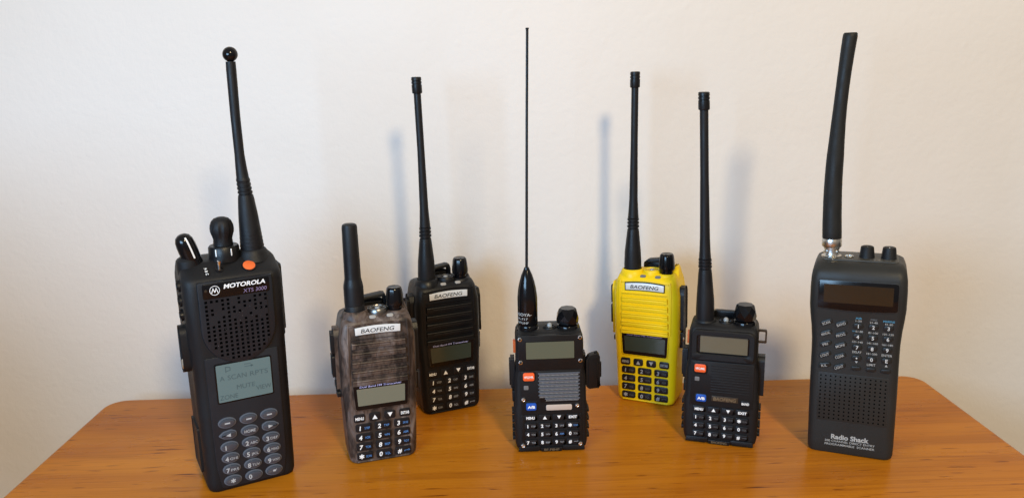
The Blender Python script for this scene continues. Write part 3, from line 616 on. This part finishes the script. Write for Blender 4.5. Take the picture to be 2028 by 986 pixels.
# ------------------------------------------------------------------ the big radio on the left
def big_radio():
    T = thing('handheld_radio', 'largest black radio with a blue-grey text display, oval keys and an orange top button', 'two-way radio', -179.3, 532.8, 28.0, .3)
    b = MB()
    S = [(0, 28.0, 2.0, 42, 5, 4, 6, 5), (1, 29.6, .8, 43.5, 7, 6, 6, 5), (3.5, 30.6, .2, 44, 7.5, 7, 6, 5), (8, 31, 0, 44, 8, 8, 6, 5), (60, 31.6, 0, 44, 8, 8, 6, 5), (106, 32.0, 0, 44, 8, 8, 6, 5), (107, 32.6, 0, 44, 8, 8, 6, 5), (140, 33.0, 0, 44, 8, 8, 6, 5),
         (150, 33.0, .2, 44, 8, 8, 6, 5), (153.5, 32.8, .9, 44, 8, 8, 6, 5), (155.5, 32.5, 2.6, 44, 8, 8, 6, 5), (158, 32.2, 7, 43.5, 8, 8, 6, 5), (161.5, 31.5, 12, 43, 8, 7, 6, 5), (163.2, 30.4, 14, 42, 8, 7, 6, 5), (163.8, 29, 15.4, 40, 7, 6, 5, 5)]
    b.loft([sec(*s) for s in S]); b.build('body', 'black_matte', T)
    # keypad panel, slightly raised, and speaker shield with round foot
    p = MB(); p.prism(rquad([(-21.5, 2.8), (21.5, 2.8), (24.2, 20), (24.6, 100), (-24.6, 100), (-24.2, 20)], [3, 3, 8, 1, 1, 8]), -.7, 1, .5); p.build('front_panel', 'slate', T)
    def shield(e, top=153.2):
        pts = [(24.6+e, top+e), (-24.6-e, top+e)]
        for i in range(25):
            a = math.pi+math.pi*i/24; pts.append((math.cos(a)*(24.6+e), 120+math.sin(a)*(26+e) if 1 else 0))
        return pts
    sh_o = shield(0)
    p = MB(); p.prism(sh_o, -2.0, 1, 1.1); sh = p.build('speaker_shield', 'slate', T)
    # pierced grille of square holes
    xs = []; zs = []
    for i in range(12): x0 = -20.9+i*3.55; xs += [x0, x0+1.75]
    for j in range(16): z0_ = 97.5+j*2.95; zs += [z0_, z0_+1.75]
    zs = [z for z in zs if z < 142.5]
    rnd = random.Random(11)
    miss = {(i, j) for i in range(12) for j in range(20) if (j >= 9 and rnd.random() < .38)}
    def cell(i, j):
        u = (xs[i]+xs[i+1])/2; z = (zs[j]+zs[j+1])/2
        if abs(u) > 21.5: return None
        if z < 120 and (u/22.0)**2+((z-120)/23.2)**2 > 1: return None
        if i % 2 == 0 and j % 2 == 0 and (i//2, j//2) not in miss: return -2.05
        return -2.45
    p = MB(); p.grid(xs, zs, cell); g = p.build('speaker_grille', 'slate', sh, 20)
    p = MB()
    for i in range(12):
        for j in range(len(zs)//2):
            if cell(2*i, 2*j) == -2.05: p.add([(xs[2*i], -2.09, zs[2*j]), (xs[2*i+1], -2.09, zs[2*j]), (xs[2*i+1], -2.09, zs[2*j+1]), (xs[2*i], -2.09, zs[2*j+1])], [(0, 1, 2, 3)])
    p.build('grille_hole', 'hole', sh, 0)
    p = MB()
    for i in range(40):
        u = rnd.uniform(-16, 18); z = rnd.uniform(108, 134); r_ = rnd.uniform(.08, .2); p.poly(ellipse(u, z, r_, r_*.8, 6), -2.52)
    p.build('dust_speck', 'lens_dim', sh, 0)
    p = MB(); p.prism(rrect(-21.5, 22.3, 141.6, 152.0, 1.2), -2.35, 0, .25); npl = p.build('name_plate', 'black_gloss', sh)
    y = -2.43
    p = MB(); p.text('MOTOROLA', 6.3, 149.2, 3.0, y=y, width=27.5, bold=.03, shear=.22)
    k = 28
    for i in range(k):
        a, a2 = 2*math.pi*i/k, 2*math.pi*(i+1)/k; c0 = (-13.6, 147.2)
        p.add([(c0[0]+r_*math.cos(q), y, c0[1]+r_*math.sin(q)) for r_, q in ((3.3, a), (3.3, a2), (2.95, a2), (2.95, a))], [(0, 1, 2, 3)])
    # twin-peak emblem
    for sg in (-1, 1): p.poly([(-13.6+sg*0, 146.6), (-13.6+sg*1.0, 149.2), (-13.6+sg*2.3, 145.6), (-13.6+sg*1.9, 145.2), (-13.6+sg*1.0, 147.9), (-13.6+sg*.35, 145.9), (-13.6+sg*0, 145.9)][::sg], y)
    p.build('lettering', 'white', npl, 0)
    p = MB(); p.text('XTS 3000', 12.6, 144.3, 2.7, y=y, width=15.5, bold=.0, shear=.12); p.build('lettering', 'violet_print', npl, 0)
    p = MB(); p.poly(ellipse(-19.3, 147.6, .9, .9), y); p.build('status_light', 'bronze_plate', npl, 0)
    # display
    p = MB(); p.prism(rrect(-19.2, 19.4, 65.9, 95.2, 1.4), -1.1, .5, .3); sf = p.build('display_bezel', 'black_gloss', T)
    p = MB(); p.prism(rrect(-18.1, 18.5, 67.0, 94.0, .8), -1.2, .4, 0); D = p.build('display', 'lcd_teal', sf)
    p = MB(); y = -1.27
    p.text('A', -14.6, 84.3, 3.6, y=y, width=3.2); p.text('SCAN', -4.6, 84.3, 3.6, y=y, width=12.6); p.text('RPTS', 10.2, 84.3, 3.6, y=y, width=12.2)
    p.text('MUTE', .6, 76.3, 3.4, y=y, width=12.2); p.text('ZONE', -11.2, 70.4, 3.4, y=y, width=12.0); p.text('VIEW', 12.6, 73.0, 3.4, y=y, width=10.5)
    for a in ([(-12, 88.2), (-11.5, 88.2), (-11.5, 92.4), (-12, 92.4)], [(-11.5, 92.4), (-11.5, 91.7), (-8.6, 91), (-8.6, 91.6)], [(-11.5, 89.2), (-11.5, 88.7), (-8.6, 89.2), (-8.6, 89.7)], [(-9, 89.2), (-8.6, 89.2), (-8.6, 91.4), (-9, 91.4)],
              [(.8, 91.6), (5.2, 91.6), (5.2, 92), (.8, 92)], [(.8, 89.9), (6.4, 89.9), (6.4, 90.3), (.8, 90.3)], [(5.2, 89.1), (6.8, 90.1), (5.2, 91.1)]): p.poly(a, y)
    p.build('display_text', 'lcd_ink', sf, 0)
    # keys
    txt = (('soft', 'soft', 'soft'), ('left', 'HOME', 'right'), ('1', '2ABC', '3DEF'), ('4GHI', '5JKL', '6MNO'), ('7PRS', '8TUV', '9WXY'), ('*', '0', 'lock'))
    for j, row in enumerate(txt):
        z = (51.6, 42.6, 33.7, 25.2, 16.7, 8.0)[j]
        for i, s in enumerate(row):
            u = (-14.3, .2, 14.4)[i]
            if s == 'left': ou = [(u-6.2, z), (u-3, z+2.4), (u+2, z+3.2), (u+5, z+1.8), (u+5.4, z), (u+5, z-1.8), (u+2, z-3.2), (u-3, z-2.4)][::-1]; ou = rquad(ou, .9)
            elif s == 'right': ou = rquad([(u+6.2, z), (u+3, z+2.4), (u-2, z+3.2), (u-5, z+1.8), (u-5.4, z), (u-5, z-1.8), (u-2, z-3.2), (u+3, z-2.4)], .9)
            else: ou = ellipse(u, z, 5.7, 3.5, 28)
            p = MB(); p.prism(inset(ou, -.5), -1.35, .4, .35); K = p.build('key', 'key_rim', T)
            p = MB(); p.prism(inset(ou, .35), -2.3, .4, .9); p.build('key_cap', 'key_smoke', K)
            q = MB(); yy = -2.4
            if s == 'soft': q.poly([(u-1.8, z-.5), (u+1.8, z-.5), (u+1.8, z+.5), (u-1.8, z+.5)], yy)
            elif s == 'left': q.poly([(u-1.8, z), (u+1.4, z-1.3), (u+1.4, z+1.3)], yy)
            elif s == 'right': q.poly([(u+1.8, z), (u-1.4, z+1.3), (u-1.4, z-1.3)], yy)
            elif s == 'HOME': q.text('HOME', u, z, 2.2, y=yy, width=7.6, bold=.01)
            elif s == 'lock': q.prism(rbox(u, z, 2.0, 1.4, .3, 2), yy, yy+.1, 0); q.text('a', u+1.4, z+1, 1.6, y=yy)
            elif s == '*': q.star(u, z, 1.7, yy)
            else:
                q.text(s[0], u-2.7, z-.1, 3.3, y=yy, bold=.03)
                if len(s) > 1: q.text(s[1:], u+1.9, z-.3, 2.0, y=yy, width=5.2)
            q.build('legend', 'white' if 0 else 'grey_legend', K, 0)
    # top fittings ----------------------------------------------------------
    sl = lambda a, yy, c: (a, 7.6+c*.86+yy*.45, 158.6+c*.52-yy*.88)
    p = MB(); p.prism(ellipse(11.9, 0, 5.0, 5.2, 30), -.5, 1.5, .4, T=sl); r_ = p.build('button_ring', 'black_gloss', T)
    p = MB(); p.prism(ellipse(11.9, 0, 4.1, 4.3, 30), -1.1, 1.5, .3, T=sl); p.build('emergency_button', 'orange', T)
    p = MB(); p.prism(ellipse(-7.8, 0, 2.6, 2.8, 22), -.5, 1.5, .4, T=sl); tb = p.build('switch_collar', 'black_gloss', T)
    p = MB(); p.lathe([(0, -1), (1.1, -1), (1.0, 3), (1.35, 5.5), (1.2, 6.6), (0, 6.9)], None, 16, axis=((-7.8, 7.4, 158.6), (0, -.25, 1))); p.build('toggle_switch', 'chrome', T)
    p = MB(); p.prism(rbox(-16.2, -.4, 3.2, 8.4, 1.5), -.25, 1.5, .1, T=sl); ab = p.build('switch_legend', 'black_gloss', T)
    p = MB()
    for k_, ch in enumerate('ABC'): p.text(ch, 0, 0, 1.9, bold=.03, rot=R(-75), fn=lambda a, c, k_=k_: sl(-16.2+a, -.35, 2.2-2.6*k_+c))
    p.build('lettering', 'white', ab, 0)
    # bent antenna
    def pth(h):
        t = [(160, 18.2), (168, 17.8), (206, 16.6), (222, 15.4), (240, 14.8), (265, 14.6), (296, 14.9), (306, 15.1)]
        for (a, u), (b_, v) in zip(t, t[1:]):
            if h <= b_: return (u+(v-u)*(h-a)/(b_-a), 0)
        return (t[-1][1], 0)
    p = MB(); p.lathe([(12.5, 160), (11, 163), (9.6, 165.5), (9.2, 167.2), (8.4, 167.9), (0, 168)], (17.9, 21), 32); p.build('antenna_collar', 'black_matte', T)
    prof = [(0, 167), (7.9, 167), (8, 170), (7.4, 180), (6.6, 192), (5.5, 203), (5.0, 206)]
    for i in range(4): z = 206.3+i*2.8; prof += [(4.4, z), (4.4, z+.5), (5.0-.12*i, z+.8), (5.0-.12*i, z+2.2), (4.4, z+2.6)]
    prof += [(4.2, 218.3), (3.8, 225), (3.3, 234), (3.25, 260), (3.35, 290), (3.2, 296)]
    p = MB(); p.lathe(prof, (0, 21), 26, path=pth); an = p.build('antenna', 'rubber', T)
    p = MB()
    for k_ in range(9):
        z = 169+k_*2.8
        p.lathe([(7.0-(z-169)*.075, z), (8.2-(z-169)*.078, z+.5), (8.2-(z-169)*.078, z+1.3), (7.0-(z-169)*.075, z+1.8)], (0, 21), 26, path=pth)
    p.build('grip_ring', 'rubber', an)
    p = MB(); p.lathe([(5*math.sin(math.pi*i/14), 300.7-5*math.cos(math.pi*i/14)) for i in range(15)], (0, 21), 26, path=pth); p.build('antenna_ball', 'black_gloss', an)
    # channel selector with ball knob
    cx, cy = -1.4, 21
    p = MB(); p.lathe([(0, 162), (10.6, 162), (10.4, 166), (10.2, 171.6), (9.5, 172.6), (6, 172.8), (0, 172.8)], (cx, cy), 36); kb = p.build('selector_collar', 'black', T)
    p = MB()
    for a in (-40, 18): p.prism(rrect(-.4, .4, 166.5, 171.4, .3, 2), -.1, .4, .05, T=lambda u, yy, c, a=a: (cx+(10.4-yy)*math.sin(R(a))+u*math.cos(R(a)), cy-(10.4-yy)*math.cos(R(a))+u*math.sin(R(a)), c))
    p.build('index_mark', 'white', kb)
    fl = lambda t, h: 1-.10*(max(0, math.cos(7*t))**.6 if 178 < h < 189.5 else 0)
    p = MB(); p.lathe([(0, 171), (6.6, 171), (6.6, 173.5), (6.3, 177), (7.0, 179.5), (7.8, 182), (8.0, 184.5), (7.7, 187), (6.6, 189.6), (4.9, 191.3), (2.5, 192.2), (0, 192.4)], (cx, cy), 56, flute=fl); p.build('channel_knob', 'rubber', T)
    # tilted volume stalk with white line
    o_ = (-22.5, 19, 164.5); a_ = Vector((-.30, -.06, 1)).normalized()
    p = MB(); p.lathe([(0, -2), (6.2, -2), (6.2, 3), (6.4, 8), (6.3, 12), (5.9, 15.5), (4.7, 18.3), (2.6, 19.8), (0, 20.2)], None, 30, axis=(o_, a_)); vs = p.build('volume_knob', 'black_gloss', T)
    p = MB(); fr = Vector((.25, -1, 0)); fr = (fr-a_*fr.dot(a_)).normalized(); sd = a_.cross(fr); rings = []
    for h, r_ in ((3, 6.2), (8, 6.4), (12, 6.3), (15.5, 5.9), (18.3, 4.7)):
        c = Vector(o_)+a_*h+fr*(r_+.12); rings.append([tuple(c-sd*.55), tuple(c+sd*.55)])
    p.loft(rings, (False, False), False); p.build('pointer_line', 'white', vs)
    p = MB(); p.lathe([(0, 156), (7.5, 156), (8.1, 160), (7.8, 165.5), (6, 167.4), (0, 167.6)], (-25.2, 20), 28); p.build('stalk_shroud', 'black_matte', T)
    # left side: three buttons and the talk bar
    sd_ = lambda a, yy, c: (-32.4-yy, 17-a, c)
    for z in (149, 138.5, 128.5):
        p = MB(); p.prism(ellipse(0, z, 5.2, 4.2, 24), 1.5, -.5, .5, T=sd_); K = p.build('side_button', 'black', T)
        p = MB(); p.prism(ellipse(0, z, 3.2, 2.6, 18), 2.1, 1, .5, T=sd_); p.build('button_cap', 'rubber', K)
    p = MB(); p.prism(rrect(-7, 7, 88, 121.5, 6.5, 8), 3.3, -.5, 1.2, T=sd_); pt = p.build('push_to_talk', 'rubber', T)
    p = MB(); p.lathe([(0, 0), (3.6, 0), (3.6, 1.6), (3.0, 2.2), (0, 2.2)], None, 22, axis=((-34.7, 17, 93.5), (-1, 0, 0))); p.build('talk_stud', 'nickel', pt)
    # battery latch step on the right and seam at the foot
    p = MB(); p.prism(rrect(-12, 14, 108, 156, 2), 1.6, -1, .6, T=lambda a, yy, c: (32.4+yy, 24+a, c)); p.build('accessory_cover', 'black_matte', T)
    p = MB(); p.prism(rrect(-30.8, 30.8, 5.2, 5.8, .2, 2), 9.0, 9.1, 0); 
    p = MB(); p.prism(rrect(-11, 16, 12, 46, 2), 1.2, -1, .5, T=lambda a, yy, c: (-31.0-yy, 24+a, c)); p.build('battery_rail', 'black_matte', T)
    return T
big_radio()

# ------------------------------------------------------------------ the scanner on the right
def scanner():
    T = thing('scanner_radio', 'tall charcoal scanner with a wide dark display, dotted speaker and thick bent antenna', 'radio scanner', 257.5, 545.3, -25.3, -1.0)
    b = MB()
    S = [(0, 27.0, 2.0, 38, 5, 4, 4, 4), (.8, 28.6, .8, 39, 6, 5, 5, 5), (3, 29.4, .2, 40, 6, 6, 5, 5), (10, 29.6, 0, 40, 6, 6, 5, 5), (50, 29.8, 0, 40, 6, 6, 5, 5), (78, 29.6, 0, 40, 6, 6, 5, 5), (88, 29.7, -.1, 40, 6, 6, 5, 5), (98, 30.4, -.3, 40, 6, 6, 5, 5), (107, 31.4, -1.0, 40, 6, 6, 5, 5), (115, 32.0, -2.0, 40, 6, 6, 5, 5), (128, 32.0, -2.2, 40, 6, 6, 5, 5),
         (136, 31.6, -2.0, 40, 6, 6, 5, 5), (140, 31.0, -1.2, 40, 6, 6, 5, 5), (143, 30.0, .8, 39.5, 6, 6, 5, 5), (145.5, 28.8, 4.4, 39, 6, 5, 5, 5), (146.6, 27.2, 7, 38, 6, 5, 5, 5), (146.9, 26, 8.6, 37, 5, 4, 4, 4)]
    b.loft([sec(*s) for s in S]); b.build('body', 'charcoal', T)
    # flat top plate
    p = MB(); p.loft([sec(146.5, 25.6, 8.8, 36, 3, 2, 3, 3), sec(147.4, 25.4, 9, 36, 3, 2, 3, 3), sec(147.6, 24.9, 9.5, 35.5, 3, 2, 3, 3)]); tp = p.build('top_plate', 'charcoal_lit', T)
    tf = lambda a, c: (a, c, 147.68)
    p = MB(); p.text('PRO-51', 0, 0, 3.6, width=13.5, bold=.02, fn=lambda a, c: tf(13.5-a, 12.0-c)); p.text('DIRECT ENTRY', 0, 0, 1.3, width=12, fn=lambda a, c: tf(13.5-a, 15.2-c))
    p.text('Hyper', 0, 0, 2.6, width=7.5, bold=.02, fn=lambda a, c: tf(-8.5-a, 11.2-c)); p.text('SCAN', 0, 0, 1.4, width=6.5, fn=lambda a, c: tf(-16.5-a, 11.6-c)); p.build('lettering', 'lens_dim', tp, 0)
    # display window, glossy, slightly bowed lower edge
    k = 12; ou = [(-26.4+52.6*i/k, 114.3-1.3*math.sin(math.pi*i/k)) for i in range(k+1)]+[(26.2, 134.6-0), (-26.4, 134.6)]
    ou2 = rquad([ou[0]]+ou[2:k-1:2]+[ou[k], ou[k+1], ou[k+2]], [1.8]+[.3]*(len(ou[2:k-1:2]))+[1.8, 2.2, 2.2])
    p = MB(); p.prism(inset(ou2, -.7), -2.6, .5, .4); dr = p.build('display_rim', 'charcoal', T)
    p = MB(); p.prism(ou2, -2.7, .5, .15); D = p.build('display_window', 'black_gloss', T)
    p = MB(); p.prism(rrect(-22.5, 23, 118.4, 131.8, .4), -2.78, .4, 0); p.build('display', 'lcd_brown', D)
    # slanted function keys
    L1 = ('SCAN', 'MANUAL', 'PRI', 'L/OUT', 'K/L'); L2 = ('BAND', 'PROG', 'MONI', 'CLEAR', 'LIGHT')
    for j in range(5):
        for u, s in ((-20.0, L1[j]), (-9.9, L2[j])):
            z = 102.4-8.2*j-(.2 if u > -15 else 0); a = R(23 if s not in ('K/L',) else 12)
            f = lambda q, yy, c, u=u, z=z, a=a: (u+q*math.cos(a)-c*math.sin(a), yy, z+q*math.sin(a)+c*math.cos(a))
            p = MB(); p.prism(rbox(0.4, .2, 8.4, 3.6, 1.7), -1.7 if j == 0 else -1.3, .5, .5, T=f); K = p.build('key', 'key_charcoal', T)
            q = MB(); wd = {'PRI': 3.6, 'K/L': 3.8, 'SCAN': 5.4}.get(s, 6.2)
            q.text(s, u, z, 2.0, y=-1.8 if j == 0 else -1.4, width=wd, bold=.005, rot=a); q.build('legend', 'pale_print', K, 0)
    # number keys
    U = (1.5, 11.4, 21.2); num = (('1', '2', '3'), ('4', '5', '6'), ('7', '8', '9'), ('.', '0', 'E'))
    for j, row in enumerate(num):
        z = 101.8-8.1*j
        for i, s in enumerate(row):
            yy = -1.7 if j == 0 else -1.3
            p = MB(); p.prism(rbox(U[i], z, 6.4, 4.2, 1.9), yy, .5, .5); K = p.build('key', 'key_charcoal', T)
            q = MB()
            if s == '.': q.poly(ellipse(U[i], z, .55, .55, 12), yy-.1)
            else: q.text(s, U[i], z, 2.7, y=yy-.1, bold=.02)
            q.build('legend', 'soft_white', K, 0)
    for u in U: p = MB(); p.prism(rbox(u, 69.6, 6.6, 3.2, 1.5), -1.2, .5, .5); p.build('key', 'key_charcoal', T)
    p = MB(); q = MB(); g = MB(); yy = -.62
    q.text('AIR', U[0], 107.6, 1.5, y=-1.35, width=4.4, bold=.02); q.text('MARINE', U[2], 106.9, 1.5, y=-1.3, width=7.4, bold=.02); g.text('FIRE', U[1], 107.3, 1.4, y=-1.35, width=4.2, bold=.02)
    q.text('WX', U[0]-2.8, 97.6, 1.2, y=-.55, width=2.2)
    for s, u, z, wd in (('1-20', U[0], 105.5, 3.9), ('21-40', U[1], 105.2, 5.2), ('41-60', U[2], 104.8, 5.2), ('61-80', U[0]+.8, 97.6, 4.8), ('81-100', U[1], 97.4, 6.2), ('101-120', U[2], 97.2, 7.0), ('121-140', U[0], 89.6, 7.0), ('141-160', U[1], 89.5, 7.0), ('161-180', U[2], 89.3, 7.0), ('DELAY', U[0], 82.0, 6.2), ('181-200', U[1], 81.6, 7.0), ('ENTER', U[2], 81.4, 6.8), ('LIMIT', U[1], 73.3, 5.6)):
        p.text(s, u, z, 1.45 if '-' in s else 1.8, y=-1.15 if z > 104 else (-.55 if z > 95 else -.35), width=wd, bold=.005)
    p.poly(DN(U[0], 74.2, 1.0, .8), -.35); p.poly(UP(U[2], 73.6, 1.0, .8), -.35)
    p.build('lettering', 'pale_print', T, 0); q.build('lettering', 'teal_print', T, 0); g.build('lettering', 'dim_print', T, 0)
    # dotted speaker
    nx, nz = 14, 12; xs = []; zs = []
    p = MB(); p.prism(rrect(-24, 24, 26.4, 64, 1), -.12, .6, .1); sp = p.build('speaker_panel', 'charcoal', T)
    q = MB()
    for i in range(nx):
        for j in range(nz):
            u = -21.9+43.7*i/(nx-1); z = 28.5+33*j/(nz-1); q.poly(ellipse(u, z, .58, .62, 10), -.2)
    q.build('speaker_holes', 'hole', sp, 0)
    # maker lettering
    p = MB(); p.text('Radio Shack', 0, 14.2, 3.7, y=-.15, width=25.8, bold=.035); p.build('maker_lettering', 'pale_print', T, 0)
    p = MB(); p.text('200 CHANNEL DIRECT ENTRY', 0, 10.6, 1.75, y=-.15, width=34.2, bold=.005); p.text('PROGRAMMABLE  SCANNER', 0, 7.9, 1.75, y=-.15, width=34.2, bold=.005); p.build('lettering', 'pale_print', T, 0)
    # knobs, jack
    for u in (4.4, 18.9):
        fl = lambda t, h: 1-.03*(int(t/(2*math.pi)*40) % 2) if h < 155 else 1
        p = MB(); p.lathe([(0, 147), (5.4, 147), (5.2, 148), (4.5, 154.6), (4.2, 155.6), (3.4, 156), (0, 156)], (u, 20), 40, flute=fl); K = p.build('control_knob', 'black_matte', T)
        q = MB(); q.add([(u-.3, 15.9, 156.08), (u+.3, 15.9, 156.08), (u+.3, 18.5, 156.08), (u-.3, 18.5, 156.08)], [(0, 1, 2, 3)]); q.build('index_mark', 'white' if u > 10 else 'dim_print', K, 0)
    p = MB(); p.lathe([(2.0, 147), (2.6, 147), (3.2, 148.2), (2.8, 148.8), (2.1, 148.6), (1.9, 147.2)], (-7.4, 18), 22); J = p.build('earphone_socket', 'nickel', T)
    p = MB(); p.lathe([(0, 147.72), (2.2, 147.72)], (-7.4, 18), 18); p.build('socket_hole', 'hole', J)
    # bayonet connector and thick bent rubber antenna
    cx, cy = -19.5, 20
    p = MB(); p.lathe([(0, 146), (6.9, 146), (6.9, 148), (5.3, 148.6), (5.0, 150), (5.0, 152.5), (5.7, 153), (5.7, 155), (0, 155)], (cx, cy), 32); B_ = p.build('connector', 'nickel', T)
    fl = lambda t, h: 1-.035*(int(t/(2*math.pi)*44) % 2) if 155.4 < h < 159.4 else 1
    p = MB(); p.lathe([(0, 154.4), (6.3, 154.4), (6.9, 155.2), (6.9, 159.6), (6.6, 160.4), (6.6, 161.2), (0, 161.2)], (cx-.2, cy), 88, flute=fl); p.build('connector_ring', 'nickel', B_)
    p = MB()
    for a in (-50, 50): p.lathe([(0, 0), (.9, 0), (.9, 1.6), (0, 1.7)], None, 12, axis=((cx+5*math.sin(R(a)), cy-5*math.cos(R(a)), 151.3), (math.sin(R(a)), -math.cos(R(a)), 0)))
    p.build('connector_pin', 'chrome', B_)
    t = [(158, -19.7), (175, -20.3), (195, -20.7), (210, -20.5), (224, -20.0), (248, -19.0), (272, -17.4), (290, -15.8), (306, -14.2)]
    def pth(h):
        h = min(max(h, 158), 305.99)
        for k_, ((a, u), (b_, v)) in enumerate(zip(t, t[1:])):
            if h <= b_:
                p0 = t[k_-1][1] if k_ else u; p3 = t[k_+2][1] if k_+2 < len(t) else v; s_ = (h-a)/(b_-a)
                return (.5*((2*u)+(-p0+v)*s_+(2*p0-5*u+4*v-p3)*s_*s_+(-p0+3*u-3*v+p3)*s_**3), 0)
        return (t[-1][1], 0)
    prof = [(0, 160.4), (6.5, 160.4), (6.7, 161), (6.7, 166)]+[(6.7-.95*min(1, (z-166)/60), z) for z in range(172, 228, 8)]+[(5.3, 232), (4.9, 244), (4.6, 256), (4.5, 268), (4.55, 280), (4.75, 292), (4.9, 303), (4.7, 305), (4.0, 305.9), (0, 306)]
    p = MB(); p.lathe(prof, (0, cy), 30, path=pth); p.build('antenna', 'rubber_dusty', T)
    return T
scanner()
# unseen chair added as a light blocker; its back shades the lower left wall
T = thing('light_blocker_chair', 'added unseen chair whose solid back blocks light from the lower left wall', 'chair', -535, 270, 4)
p = MB(); p.prism(rrect(-150, 150, 60, 225, 18), -8, 8, 3); p.build('blocker_back', 'wood', T)
for u in (-140, 140):
    p = MB(); p.prism(rrect(u-14, u+14, -740, 75, 4), 9, 35, 3); p.build('leg', 'wood', T)
    p = MB(); p.prism(rrect(u-14, u+14, -740, -312, 4), -380, -352, 3); p.build('leg', 'wood', T)
p = MB(); p.prism(rrect(-165, 165, -311, -285, 6), -400, 8, 4); p.build('seat', 'wood', T)
